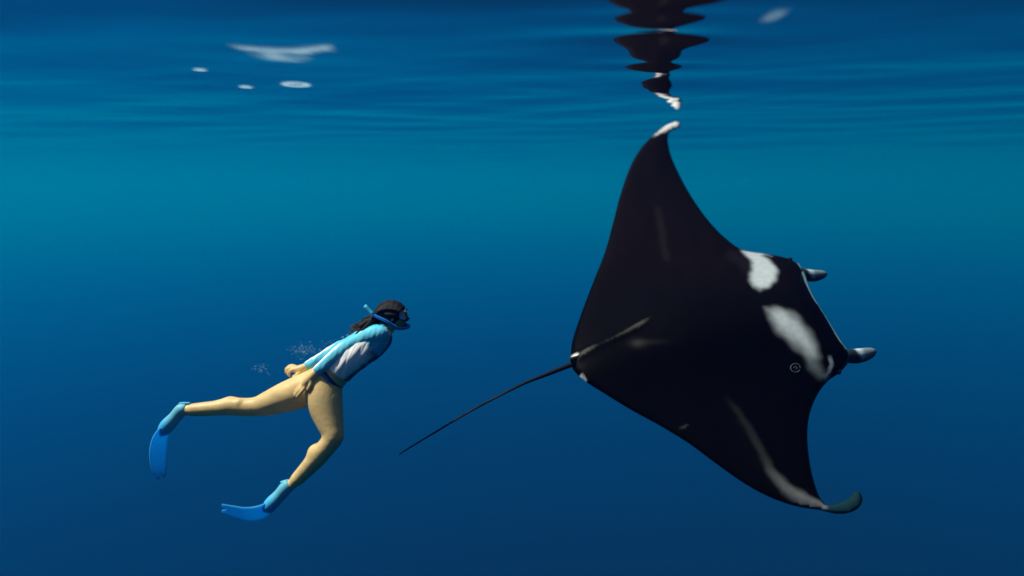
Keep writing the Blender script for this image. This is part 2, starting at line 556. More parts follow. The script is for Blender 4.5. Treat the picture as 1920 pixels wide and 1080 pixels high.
def manta_details():
    # whip tail
    pts = spline([(1090, 676), (1070, 684), (1030, 700), (985, 718), (940, 740), (880, 772), (820, 808), (785, 829), (748, 852)], 12)
    base = on_manta(np.array([1070.0]), np.array([684.0]))[0]
    D0 = (base - CAM) @ AX_F
    D = D0 - 0.0009 * (1070 - pts[:, 0])
    p3 = CAM + D[:, None] * ray(pts[:, 0], pts[:, 1])
    t = np.linspace(0, 1, len(pts))
    rad = np.interp(t, [0, 0.08, 0.3, 0.7, 1], [0.022, 0.017, 0.0095, 0.0065, 0.004])
    V, F = tube(p3, rad, 10)
    me = mesh(mloc(V), F)
    tt = np.append(np.repeat(t, 10), [0, 1])
    g = 0.5 + 0.5 * np.sin(tt * 31) * np.sin(tt * 13 + 1)
    ang = np.append(np.tile(np.arange(10), len(t)), [0, 0])
    side = ((ang >= 2) & (ang <= 8)).astype(float)
    c = np.array([0.010, 0.012, 0.016]) + np.array([0.05, 0.06, 0.065]) * (g * side * smooth01(tt, 0.3, 0.5) * (1 - smooth01(tt, .62, .75)))[:, None]
    set_col(me, c)
    link('tail', me, MANTA_SKIN, manta)
    # small dorsal fin at the tail base
    q = on_manta(np.array([1098.0, 1070.0, 1078.0]), np.array([670.0, 683.0, 676.0])) + 0.02 * mn
    tipd = q[1] + 0.055 * mn - 0.02 * mx
    side = my * 0.008
    ring = [q[0] + side, q[0] - side, q[1] - side * .6, q[1] + side * .6]
    V = ring + [tipd, (q[0] + q[1]) / 2 + 0.04 * mn]
    F = [(0, 5, 1), (0, 3, 4, 5), (2, 1, 5, 4), (3, 2, 4), (0, 1, 2, 3)]
    me = mesh(mloc(V), F); set_col(me, np.tile([0.05, 0.05, 0.045], (6, 1)))
    link('dorsal_fin', me, MANTA_SKIN, manta)
    # two rolled cephalic fins beside the mouth
    for (ax, ay, bx, by, cx_, cy2, r) in [(1494, 512, 1522, 517, 1551, 514, 0.048), (1584, 668, 1612, 667, 1643, 659, 0.052)]:
        a = on_manta(np.array([float(ax)]), np.array([float(ay)]))[0]
        Da = (a - CAM) @ AX_F
        pts = spline([(ax, ay), (bx, by), (cx_, cy2)], 4)
        tq = np.linspace(0, 1, len(pts))
        p3 = CAM + (Da + 0.10 * tq)[:, None] * ray(pts[:, 0], pts[:, 1])
        rad = r * np.interp(tq, [0, 0.15, 0.4, 0.65, 0.85, 0.96, 1], [0.80, 0.95, 1.0, 0.93, 0.70, 0.40, 0.14])
        V, F = tube(p3, rad, 14, flat=0.55, up=AX_U)
        me = mesh(mloc(V), F)
        tt = np.append(np.repeat(tq, 14), [0, 1])
        ang = np.append(np.tile(np.arange(14) / 14 * 6.2832, len(tq)), [0, 0])
        upf = np.cos(ang)                              # +1 on the upper side
        white = smooth01(tt + 0.10 * upf, 0.34, 0.44) * (1 - smooth01(tt, 0.46, 0.62) * 0.80)
        white = white * smooth01(upf, -0.75, 0.1)
        white = np.maximum(white, smooth01(tt, 0.42, 0.52) * smooth01(upf, -0.8, 0.2) * 0.38)
        c = np.array([0.02, 0.03, 0.04]) * (1 - white[:, None]) + np.array([0.42, 0.56, 0.62]) * white[:, None]
        set_col(me, c)
        link('cephalic_fin', me, MANTA_SKIN, manta)
    # pale lip between the fins
    pts = spline([(1496, 494), (1508, 520), (1522, 554), (1547, 595), (1574, 638), (1592, 666)], 8)
    p3 = on_manta(pts[:, 0], pts[:, 1])
    rad = np.interp(np.linspace(0, 1, len(pts)), [0, 0.08, 0.2, 0.85, 1], [0.006, 0.016, 0.008, 0.007, 0.012])
    V, F = tube(p3, rad, 8)
    me = mesh(mloc(V), F); set_col(me, np.tile([0.06, 0.12, 0.155], (len(V), 1)))
    link('lip', me, MANTA_SKIN, manta)
    # eyes at the two corners of the head
    for (ex, ey) in [(1572, 697), (1481, 487)]:
        c = on_manta(np.array([float(ex)]), np.array([float(ey)]))[0]
        bm = bmesh.new(); bmesh.ops.create_uvsphere(bm, u_segments=12, v_segments=8, radius=0.020)
        me = bpy.data.meshes.new('eye'); bm.to_mesh(me); bm.free()
        set_col(me, np.tile([0.006, 0.007, 0.009], (len(me.vertices), 1)))
        o = link('eye', me, MANTA_SKIN, manta)
        o.location = Vector(mloc(c))
    # pale ring-shaped scar beside the lower patch, laid on the skin
    from mathutils.bvhtree import BVHTree
    body = [c for c in manta.children if c.name.startswith('body')][0]
    bvh = BVHTree.FromPolygons([tuple(mloc_inv(np.array(v.co))) for v in body.data.vertices], [tuple(p.vertices) for p in body.data.polygons])

    def hit(x, y):
        h_ = bvh.ray_cast(Vector(CAM), Vector(ray(x, y)).normalized())
        return np.array(h_[0]) + np.array(h_[1]) * 0.0 - ray(x, y) * 0.002
    ring = [hit(1491.5 + 9.0 * math.cos(t), 690 + 8.0 * math.sin(t)) for t in np.linspace(0.5, 6.4, 22)]
    mark = [hit(x, y) for x, y in ((1488, 690), (1492, 687), (1495, 690), (1492, 693))]
    vs, fs = [], []
    for pth, rr in ((ring, 0.0042), (mark, 0.0038)):
        V, F = tube(np.array(pth), [rr] * len(pth), 6)
        fs += [tuple(k + len(vs) for k in f) for f in F]
        vs += list(V)
    me = mesh(mloc(vs), fs); set_col(me, np.tile([0.045, 0.055, 0.06], (len(vs), 1)))
    link('ring_scar', me, MANTA_SKIN, manta)


manta_details()

# ------------------------------------------------------------------ implicit-surface modelling (bodies, clothes)
PD0 = 4.6
PS = PD0 / FPX                      # metres per photo pixel at the swimmer
P_O = CAM + PD0 * ray(620.0, 720.0)
PR = np.stack([AX_R, AX_F, AX_U], 1)      # local x right, y away, z up


def pl(px, py, dz=0.0):
    """photo place (px, py) and offset in depth (photo pixels) -> swimmer's local coordinates (m)"""
    D = PD0 + dz * PS
    x = (px - W0 / 2) / FPX * D - (620.0 - W0 / 2) / FPX * PD0
    z = (H0 / 2 - py) / FPX * D - (H0 / 2 - 720.0) / FPX * PD0
    return np.array([x, dz * PS, z])


class Field:
    def __init__(self, lo, hi, h):
        self.h = h
        self.lo = np.array(lo, float)
        self.n = np.ceil((np.array(hi) - self.lo) / h).astype(int) + 1
        self.f = np.full(self.n, 0.2, np.float32)

    def _box(self, lo, hi):
        i0 = np.clip(np.floor((lo - self.lo) / self.h).astype(int), 0, self.n - 1)
        i1 = np.clip(np.ceil((hi - self.lo) / self.h).astype(int) + 1, 1, self.n)
        g = [(self.lo[k] + self.h * np.arange(i0[k], i1[k])).astype(np.float32) for k in range(3)]
        sl = tuple(slice(i0[k], i1[k]) for k in range(3))
        return sl, g[0][:, None, None], g[1][None, :, None], g[2][None, None, :]

    def _merge(self, sl, d, k):
        o = self.f[sl]
        if k > 0:
            hh = np.maximum(k - np.abs(o - d), 0) / k
            self.f[sl] = np.minimum(o, d) - hh * hh * k * 0.25
        else:
            self.f[sl] = np.minimum(o, d)

    def cone(self, a, b, ra, rb, k=0.02, grow=0.0):
        ra += grow; rb += grow
        m = max(ra, rb) + k + 3 * self.h
        sl, X, Y, Z = self._box(np.minimum(a, b) - m, np.maximum(a, b) + m)
        ab = (b - a).astype(np.float32)
        L2 = max(float(ab @ ab), 1e-9)
        t = np.clip(((X - a[0]) * ab[0] + (Y - a[1]) * ab[1] + (Z - a[2]) * ab[2]) / L2, 0, 1)
        d = np.sqrt((X - a[0] - t * ab[0]) ** 2 + (Y - a[1] - t * ab[1]) ** 2 + (Z - a[2] - t * ab[2]) ** 2) - (ra + (rb - ra) * t)
        self._merge(sl, d.astype(np.float32), k)

    def ell(self, c, r, k=0.02, rot=0.0, grow=0.0):
        """ellipsoid, rot about the depth axis (radians, counter-clockwise in the picture)"""
        r = np.array(r) + grow
        m = r.max() + k + 3 * self.h
        sl, X, Y, Z = self._box(c - m, c + m)
        x, z = X - c[0], Z - c[2]
        xr = x * math.cos(rot) + z * math.sin(rot)
        zr = -x * math.sin(rot) + z * math.cos(rot)
        y = Y - c[1] + 0 * xr
        q = np.sqrt((xr / r[0]) ** 2 + (y / r[1]) ** 2 + (zr / r[2]) ** 2)
        q2 = np.sqrt((xr / r[0] ** 2) ** 2 + (y / r[1] ** 2) ** 2 + (zr / r[2] ** 2) ** 2)
        d = q * (q - 1) / np.maximum(q2, 1e-6)
        self._merge(sl, d.astype(np.float32), k)

    def clip(self, p, nrm):
        """keep the side that nrm points away from"""
        nrm = np.array(nrm, float); nrm /= np.linalg.norm(nrm)
        X = self.lo[0] + self.h * np.arange(self.n[0], dtype=np.float32)[:, None, None]
        Y = self.lo[1] + self.h * np.arange(self.n[1], dtype=np.float32)[None, :, None]
        Z = self.lo[2] + self.h * np.arange(self.n[2], dtype=np.float32)[None, None, :]
        d = (X - p[0]) * nrm[0] + (Y - p[1]) * nrm[1] + (Z - p[2]) * nrm[2]
        self.f = np.maximum(self.f, d.astype(np.float32))

    def surface(self):
        """surface nets"""
        f = self.f
        s = f < 0
        nx, ny, nz = f.shape
        cnt = np.zeros((nx - 1, ny - 1, nz - 1), np.int8)
        offs = [(i, j, k) for i in (0, 1) for j in (0, 1) for k in (0, 1)]
        for i, j, k in offs:
            cnt += s[i:nx - 1 + i, j:ny - 1 + j, k:nz - 1 + k]
        act = (cnt > 0) & (cnt < 8)
        ci = np.argwhere(act)
        vid = -np.ones(act.shape, np.int64)
        vid[act] = np.arange(len(ci))
        acc = np.zeros((len(ci), 3)); num = np.zeros(len(ci))
        for a in offs:
            for ax in range(3):
                if a[ax] == 1:
                    continue
                b = list(a); b[ax] = 1
                fa = f[ci[:, 0] + a[0], ci[:, 1] + a[1], ci[:, 2] + a[2]]
                fb = f[ci[:, 0] + b[0], ci[:, 1] + b[1], ci[:, 2] + b[2]]
                m = (fa < 0) != (fb < 0)
                t = np.where(m, fa / np.where(m, fa - fb, 1), 0)
                p = np.tile(np.array(a, float), (len(ci), 1)); p[:, ax] = t
                acc[m] += p[m]; num[m] += 1
        V = self.lo + self.h * (ci + acc / num[:, None])
        Fs = []
        for ax in range(3):
            u, v = [(1, 2), (2, 0), (0, 1)][ax]
            sh = [slice(None)] * 3; sh2 = [slice(None)] * 3
            sh[ax] = slice(0, -1); sh2[ax] = slice(1, None)
            ch = s[tuple(sh)] != s[tuple(sh2)]
            e = np.argwhere(ch)
            ok = (e[:, u] > 0) & (e[:, v] > 0) & (e[:, u] < f.shape[u] - 1) & (e[:, v] < f.shape[v] - 1)
            e = e[ok]
            ins = s[e[:, 0], e[:, 1], e[:, 2]]
            q = []
            for du, dv in ((-1, -1), (0, -1), (0, 0), (-1, 0)):
                c = e.copy(); c[:, u] += du; c[:, v] += dv
                q.append(vid[c[:, 0], c[:, 1], c[:, 2]])
            q = np.stack(q, 1)
            q[~ins] = q[~ins][:, ::-1]
            Fs.append(q)
        return V, np.vstack(Fs)


def fast_mesh(V, F):
    me = bpy.data.meshes.new('m')
    me.vertices.add(len(V)); me.vertices.foreach_set('co', np.ascontiguousarray(V, np.float32).ravel())
    F = np.ascontiguousarray(F)
    me.loops.add(F.size); me.loops.foreach_set('vertex_index', F.ravel().astype(np.int32))
    me.polygons.add(len(F)); me.polygons.foreach_set('loop_start', np.arange(0, F.size, F.shape[1], dtype=np.int32))
    me.update(calc_edges=True)
    me.validate()
    return me


def relax(V, F, it=2, lam=0.5):
    E = np.vstack([F[:, [i, (i + 1) % 4]] for i in range(4)])
    for _ in range(it):
        acc = np.zeros_like(V); num = np.zeros(len(V))
        np.add.at(acc, E[:, 0], V[E[:, 1]]); np.add.at(num, E[:, 0], 1)
        np.add.at(acc, E[:, 1], V[E[:, 0]]); np.add.at(num, E[:, 1], 1)
        V = V * (1 - lam) + lam * acc / np.maximum(num, 1)[:, None]
    return V


# ------------------------------------------------------------------ the swimmer
person = empty('person', P_O, PR)
tag(person, 'snorkeller in cyan sleeves and blue swim bottoms swimming right with arms trailing back', 'person')

# every chain: (px, py, depth in px, radius in px)
TORSO = [
    [(712, 633, -19, 19), (690, 648, -24, 20), (656, 675, -24, 17.5), (634, 693, -20, 19), (612, 712, -17, 24.5)],
    [(712, 633, 19, 19), (690, 648, 17, 20.5), (656, 675, 12, 17.5), (634, 693, 12, 19), (612, 712, 16, 24.5)],
]
ARM_N = [(715, 627, -36, 12.8), (697, 630, -38, 12.0), (672, 640, -36, 10.6), (655, 649, -35, 9.2), (637, 661, -36, 9.8), (615, 679, -41, 8.0), (590, 700, -46, 5.6)]
ARM_F = [(703, 622, 42, 12.5), (680, 630, 50, 11.5), (652, 646, 52, 9.4), (632, 655, 50, 9.8), (602, 673, 47, 8.0), (572, 688, 42, 5.6)]
LEG_N = [(606, 722, -20, 28), (607, 745, -27, 28.5), (614, 775, -36, 23), (622, 803, -45, 16.5), (626, 820, -50, 13.6), (616, 834, -48, 12.6), (598, 854, -44, 13.5), (576, 879, -38, 10.5), (550, 906, -32, 7.4)]
LEG_F = [(592, 724, 18, 28), (568, 733, 20, 27), (528, 747, 22, 22.5), (495, 759, 24, 16.5), (476, 763, 24, 13.2), (455, 763, 24, 12.4), (430, 762, 24, 12.6), (396, 766, 24, 9.6), (352, 769, 24, 7.6)]
FOOT_N = [(547, 907, -32, 7), (540, 915, -31, 8), (526, 930, -30, 7.5), (510, 946, -30, 6)]
FOOT_F = [(350, 769, 24, 7), (343, 770, 24, 8), (328, 785, 24, 7.5), (312, 803, 24, 6)]
GLUTE = [(600, 714, -19, 25), (592, 716, 18, 25)]
HAND_N = {
    'palm': [(590, 700, -46, 6.5), (582, 709, -46, 8.0), (574, 719, -45, 8.5)],
    'fingers': [[(575, 722, -49, 3.4), (567, 733, -51, 3.1), (561, 740, -50, 2.9), (557, 745, -47, 2.6)],
                [(572, 720, -46, 3.5), (562, 731, -48, 3.2), (556, 738, -47, 2.9), (553, 743, -44, 2.6)],
                [(570, 718, -42, 3.4), (560, 728, -43, 3.1), (554, 735, -42, 2.8), (551, 740, -40, 2.5)],
                [(569, 716, -39, 3.0), (561, 725, -39, 2.7), (556, 730, -38, 2.5), (553, 733, -36, 2.2)],
                [(584, 712, -50, 3.8), (582, 722, -53, 3.3), (577, 731, -53, 2.8)]],
}
HAND_F = {
    'palm': [(572, 688, 42, 6.3), (565, 692, 42, 7.5), (557, 694, 42, 8.0)],
    'fingers': [[(556, 692, 38, 3.3), (547, 694, 37, 3.1), (541, 699, 36, 2.9), (543, 705, 35, 2.5)],
                [(556, 690, 42, 3.4), (545, 690, 42, 3.2), (538, 695, 41, 2.9), (539, 702, 40, 2.5)],
                [(556, 689, 46, 3.3), (545, 688, 47, 3.1), (537, 691, 46, 2.8), (536, 698, 46, 2.5)],
                [(557, 688, 49, 2.9), (548, 685, 51, 2.7), (541, 687, 51, 2.5), (538, 692, 50, 2.2)],
                [(566, 696, 37, 3.6), (558, 702, 34, 3.1), (550, 706, 32, 2.7)]],
}


def chain(fd, ch, k, grow=0.0):
    if len(ch) > 2:
        ch = spline(ch, 7.0)
    for a, b in zip(ch[:-1], ch[1:]):
        fd.cone(pl(*a[:3]), pl(*b[:3]), a[3] * PS, b[3] * PS, k, grow)


def add_head(fd, grow=0.0):
    fd.cone(pl(722, 622, 0), pl(737, 604, 0), 12.5 * PS, 12 * PS, 0.03)            # neck
    fd.ell(pl(735, 590, 0), (27 * PS, 21.5 * PS, 24 * PS), 0.02, 0.1)               # skull
    fd.ell(pl(747, 602, 0), (13 * PS, 15 * PS, 15 * PS), 0.02, 0.0)                 # face
    fd.ell(pl(752, 612, 0), (8 * PS, 9 * PS, 7 * PS), 0.015, 0.3)                   # jaw, chin
    fd.cone(pl(758, 593, 0), pl(763.5, 600, 0), 2.2 * PS, 3.2 * PS, 0.008)          # nose
    fd.ell(pl(760, 608, 0), (3.0 * PS, 5.5 * PS, 2.0 * PS), 0.005, 0.3)             # lips
    fd.ell(pl(735, 597, -21), (4 * PS, 2 * PS, 6 * PS), 0.006, -0.3)                # ear
    fd.ell(pl(735, 597, 21), (4 * PS, 2 * PS, 6 * PS), 0.006, -0.3)


def build_body():
    fd = Field(pl(290, 985, 0) + np.array([0, -0.30, 0]), pl(785, 550, 0) + np.array([0, 0.32, 0]), 0.0056)
    for c in TORSO:
        chain(fd, c, 0.05)
    for g_ in GLUTE:
        fd.ell(pl(*g_[:3]), (g_[3] * PS,) * 3, 0.05)
    for sgn in (-1, 1):                                                              # bust and belly
        fd.ell(pl(703, 652, sgn * 15), (12 * PS, 12 * PS, 12 * PS), 0.04)
    fd.cone(pl(712, 627, -32), pl(712, 623, 36), 11.5 * PS, 11.5 * PS, 0.05)             # shoulder girdle
    chain(fd, LEG_N, 0.035); chain(fd, LEG_F, 0.035)
    for c in ((591, 847, -42, 12.5), (432, 757, 25, 12.0)):
        fd.ell(pl(*c[:3]), (c[3] * PS,) * 3, 0.03)                                    # calves
    for a, b, r1_, r2_ in (((621, 748, -38), (631, 796, -50), 14, 8), ((592, 750, -34), (609, 806, -47), 13, 6),   # thigh muscles
                           ((560, 742, 12), (490, 768, 16), 14, 7), ((560, 724, 26), (487, 752, 28), 13, 6),
                           ((598, 846, -52), (578, 872, -44), 8, 4), ((448, 756, 16), (405, 762, 18), 8, 4),
                           ((633, 819, -53), (629, 828, -54), 8.5, 6.5), ((472, 771, 20), (480, 773, 22), 7, 7)):        # knee caps
        fd.cone(pl(*a), pl(*b), r1_ * PS, r2_ * PS, 0.014)
    chain(fd, FOOT_N, 0.02); chain(fd, FOOT_F, 0.02)
    add_head(fd)
    chain(fd, ARM_N, 0.022); chain(fd, ARM_F, 0.022)
    for H in (HAND_N, HAND_F):
        chain(fd, H['palm'], 0.012)
        for fg in H['fingers']:
            chain(fd, fg, 0.0035)
    V, F = fd.surface()
    V = relax(V, F, 1, 0.4)
    me = fast_mesh(V, F)
    skin = np.array([0.66, 0.475, 0.20])
    warm = np.array([0.56, 0.36, 0.16])
    Vn = np.array([v.co for v in me.vertices]) if len(me.vertices) != len(V) else V
    m = lobes(Vn[:, [0, 2]] * 300, 21, 40) + 0.7 * lobes(Vn[:, [1, 2]] * 300, 22, 12)
    c = skin * (1 + 0.13 * m[:, None])
    for p, r in ((pl(628, 822, -55), 0.06), (pl(476, 770, 24), 0.05), (pl(560, 738, -48), 0.05), (pl(540, 697, 42), 0.05), (pl(752, 606, -10), 0.05)):
        w = np.exp(-(np.linalg.norm(Vn - p, axis=1) / r) ** 2)[:, None] * 0.6
        c = c * (1 - w) + warm * w
    set_col(me, c)
    link('body', me, mat_plain('skin', (0, 0, 0), 0.48, 0.3, 0.10, 55, 0.35, attr=True, sss=0.05), person)


build_body()


def crumple(me, amp, seed):
    """push the cloth in and out along its normals: folds that run across the limb"""
    n = len(me.vertices)
    co = np.empty(n * 3, np.float32); me.vertices.foreach_get('co', co); co = co.reshape(-1, 3)
    nr = np.array([tuple(v.vector) for v in me.vertex_normals])
    u = np.stack([co[:, 0] * 300 * 1.2 - co[:, 2] * 300 * 0.4, (co[:, 1] + 0.5 * co[:, 2]) * 300 * 0.45], 1)
    w = lobes(u, seed, 17) * 0.6 + lobes(u, seed + 1, 9) * 0.5
    w = np.sign(w) * np.abs(w) ** 0.8
    co = co + nr * (w * amp)[:, None]
    me.vertices.foreach_set('co', np.ascontiguousarray(co, np.float32).ravel())
    me.update()
    return me


def build_top():
    """long-sleeved swim top: white trunk, shade painted on the front, cyan sleeves"""
    fd = Field(pl(560, 735, 0) + np.array([0, -0.30, 0]), pl(745, 595, 0) + np.array([0, 0.30, 0]), 0.0052)
    g = 0.006
    for c in TORSO:
        chain(fd, c, 0.05, g)
    for sgn in (-1, 1):
        fd.ell(pl(703, 652, sgn * 15), (12 * PS, 12 * PS, 12 * PS), 0.04, grow=g)
    fd.cone(pl(712, 627, -32), pl(712, 623, 36), 11.5 * PS, 11.5 * PS, 0.05, g)
    # hem and neck line
    hem = pl(634, 692, 0)
    axis = pl(712, 634, 0) - pl(612, 712, 0)
    fd.clip(hem, (-0.66, 0, -0.75))
    V, F = fd.surface()
    V = relax(V, F, 2, 0.5)
    me = crumple(fast_mesh(V, F), 0.006, 4)
    V = np.array([v.co for v in me.vertices])
    along = ((V - pl(612, 712, 0)) @ axis) / (axis @ axis)
    perp = np.array([axis[2], 0, -axis[0]]); perp /= np.linalg.norm(perp)
    side = (V - pl(660, 675, 0)) @ perp / PS                                          # px towards the belly
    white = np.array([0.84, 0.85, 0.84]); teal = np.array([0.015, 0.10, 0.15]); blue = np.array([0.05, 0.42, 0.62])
    wt = smooth01(side + 3 * lobes(V[:, [0, 2]] * 300, 8, 18), 18, 25)                # shaded front, painted in dark teal
    wb = smooth01(along, 0.74, 0.9)                                                  # shade under the arm, painted teal
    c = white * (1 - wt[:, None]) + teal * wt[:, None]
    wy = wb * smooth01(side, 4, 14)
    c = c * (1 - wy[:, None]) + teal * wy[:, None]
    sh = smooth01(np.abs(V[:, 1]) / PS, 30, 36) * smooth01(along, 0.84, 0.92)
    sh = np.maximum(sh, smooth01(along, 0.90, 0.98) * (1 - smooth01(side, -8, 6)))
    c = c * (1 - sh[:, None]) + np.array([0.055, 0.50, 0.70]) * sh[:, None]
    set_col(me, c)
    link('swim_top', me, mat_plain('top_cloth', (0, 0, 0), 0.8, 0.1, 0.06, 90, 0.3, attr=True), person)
    sl = mat_plain('sleeve_cloth', (0, 0, 0), 0.75, 0.12, 0.06, 90, 0.25, attr=True)
    for ch, end in ((ARM_N, (592, 698, -46)), (ARM_F, (573, 687, 42))):
        p = np.array(ch, float)
        lo = np.min([pl(*q[:3]) for q in ch], 0) - 0.09
        hi = np.max([pl(*q[:3]) for q in ch], 0) + 0.09
        fd = Field(lo, hi, 0.005)
        chain(fd, ch, 0.022, 0.0045)
        a = pl(*ch[-2][:3]); b = pl(*end)
        fd.clip(b, b - a)
        V, F = fd.surface()
        V = relax(V, F, 2, 0.5)
        me = crumple(fast_mesh(V, F), 0.0035, 15)
        V = np.array([v.co for v in me.vertices])
        m = lobes(V[:, [0, 2]] * 300, 14, 24)
        c = np.array([0.11, 0.53, 0.70]) * (1 + 0.15 * m[:, None])
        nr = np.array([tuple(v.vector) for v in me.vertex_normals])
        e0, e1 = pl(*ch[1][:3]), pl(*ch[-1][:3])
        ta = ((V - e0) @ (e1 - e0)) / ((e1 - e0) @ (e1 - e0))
        stripe = smooth01(nr @ np.array([-0.53, -0.15, 0.83]), 0.76, 0.92) * smooth01(ta + 0.06 * m, 0.38, 0.55)   # white stripe down the forearm, set on its sun side as painted highlight
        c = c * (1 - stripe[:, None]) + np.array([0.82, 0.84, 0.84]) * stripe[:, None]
        set_col(me, c)
        link('sleeve', me, sl, person)


build_top()


def build_bottoms():
    fd = Field(pl(545, 775, 0) + np.array([0, -0.2, 0]), pl(665, 670, 0) + np.array([0, 0.2, 0]), 0.0045)
    g = 0.0045
    for c in TORSO:
        chain(fd, c, 0.05, g)
    for g_ in GLUTE:
        fd.ell(pl(*g_[:3]), (g_[3] * PS,) * 3, 0.05, grow=g)
    chain(fd, LEG_N[:2], 0.035, g); chain(fd, LEG_F[:2], 0.035, g)
    axis = pl(712, 634, 0) - pl(612, 712, 0)
    fd.clip(pl(627, 696, 0), axis)                                                    # waist band
    # leg openings: high cut at both hips
    fd.clip(pl(610, 713, -42), (-0.72, -0.22, -0.62))
    fd.clip(pl(596, 702, 40), (-0.72, 0.30, -0.62))
    V, F = fd.surface()
    V = relax(V, F, 2, 0.5)
    me = fast_mesh(V, F)
    V = np.array([v.co for v in me.vertices])
    along = ((V - pl(627, 696, 0)) @ axis) / np.linalg.norm(axis) / PS               # px below the waist edge (negative)
    c = np.tile(np.array([0.015, 0.19, 0.50]), (len(V), 1))
    front = smooth01(V[:, 0] / PS, -8, 2)
    c = c * (1 - front[:, None]) + np.array([0.006, 0.035, 0.13]) * front[:, None]
    st = (1 - smooth01(np.abs(along + 7.5), 1.5, 3.0)) * front
    c = c * (1 - st[:, None]) + np.array([0.06, 0.22, 0.36]) * st[:, None]
    set_col(me, c)
    link('swim_bottoms', me, mat_plain('bottoms_cloth', (0, 0, 0), 0.7, 0.15, 0.08, 90, 0.2, attr=True), person)


build_bottoms()


def build_hair():
    fd = Field(pl(630, 650, 0) + np.array([0, -0.16, 0]), pl(775, 550, 0) + np.array([0, 0.16, 0]), 0.005)
    fd.ell(pl(733, 589, 0), (28.5 * PS, 24.5 * PS, 25.5 * PS), 0.02, 0.1)
    fd.clip(pl(754, 597, 0), (0.70, 0, -0.71))                                        # hair line
    for i in range(30):                                                               # combed-back strands over the crown
        t0 = random.uniform(-1.25, 1.25)
        pts = []
        for q in np.linspace(0.55, 3.0, 7):
            wob = random.uniform(-0.02, 0.02)
            pts.append(pl(733, 589, 0) + PS * np.array([28.8 * math.cos(q) * math.cos(t0 * 0.55), 25.2 * math.sin(t0 + wob), 26.0 * math.sin(q) * math.cos(t0)]))
        for a, b in zip(pts[:-1], pts[1:]):
            fd.cone(a, b, 1.6 * PS, 1.6 * PS, 0.003)
    for i in range(34):                                                               # wet locks drifting back
        a = (713 + random.uniform(-6, 6), 594 + random.uniform(-8, 8), random.uniform(-13, 14))
        m_ = (692 + random.uniform(-8, 8), 603 + random.uniform(-6, 7), a[2] * 1.3 + random.uniform(-5, 5))
        e = (664 + random.uniform(-12, 18), 620 + random.uniform(-9, 9), a[2] * 1.4 + random.uniform(-9, 9))
        fd.cone(pl(*a), pl(*m_), 5 * PS, 3.2 * PS, 0.008)
        fd.cone(pl(*m_), pl(*e), 3.0 * PS, 1.2 * PS, 0.004)
    V, F = fd.surface()
    V = relax(V, F, 1, 0.4)
    me = fast_mesh(V, F)
    V = np.array([v.co for v in me.vertices])
    d = V @ np.array([0.55, 0.4, 0.8])
    c = np.array([0.012, 0.012, 0.014]) * (1 + 0.5 * np.sin(d * 900 + 6 * lobes(V[:, [0, 2]] * 300, 2, 30)))[:, None]
    tipw = smooth01(-V[:, 0] / PS, -62, -36)[:, None]
    c = c + tipw * np.array([0.07, 0.06, 0.05]) * (0.5 + 0.5 * lobes(V[:, [0, 2]] * 300, 5, 10))[:, None]
    set_col(me, np.clip(c, 0.002, 1))
    link('hair', me, mat_plain('wet_hair', (0, 0, 0), 0.6, 0.12, 0.4, 160, 0.8, attr=True), person)


build_hair()

BLUE_PL = mat_plain('blue_plastic', (0.015, 0.17, 0.62), 0.35, 0.4, 0.08, 20)
BLACK_RB = mat_plain('black_rubber', (0.008, 0.009, 0.011), 0.55, 0.3, 0.1, 30)
CYAN_RB = mat_plain('cyan_rubber', (0.05, 0.42, 0.62), 0.5, 0.3, 0.12, 30, 0.1)
POCKET = mat_plain('fin_rubber', (0, 0, 0), 0.5, 0.3, 0.12, 30, 0.1, attr=True)
BLADE = mat_plain('blue_blade', (0.05, 0.44, 0.76), 0.45, 0.3, 0.12, 14, 0.1)
_n = BLADE.node_tree                      # thin flexible plastic lets light through
_t = _n.nodes.new('ShaderNodeBsdfTranslucent'); _t.inputs[0].default_value = (0.04, 0.52, 0.95, 1)
_m = _n.nodes.new('ShaderNodeMixShader'); _m.inputs[0].default_value = 0.62
_n.links.new(_n.nodes['Principled BSDF'].outputs[0], _m.inputs[1]); _n.links.new(_t.outputs[0], _m.inputs[2])
_n.links.new(_m.outputs[0], _n.nodes['Material Output'].inputs['Surface'])
GLASS, nt_, N_, b_ = new_mat('mask_glass')
b_.inputs['Base Color'].default_value = (0.20, 0.36, 0.44, 1)
b_.inputs['Roughness'].default_value = 0.06
b_.inputs['Specular IOR Level'].default_value = 0.9
b_.inputs['Coat Weight'].default_value = 0.6


def p_root(name, px, py, dz=0.0):
    return empty(name, P_O + PR @ pl(px, py, dz), PR), pl(px, py, dz)


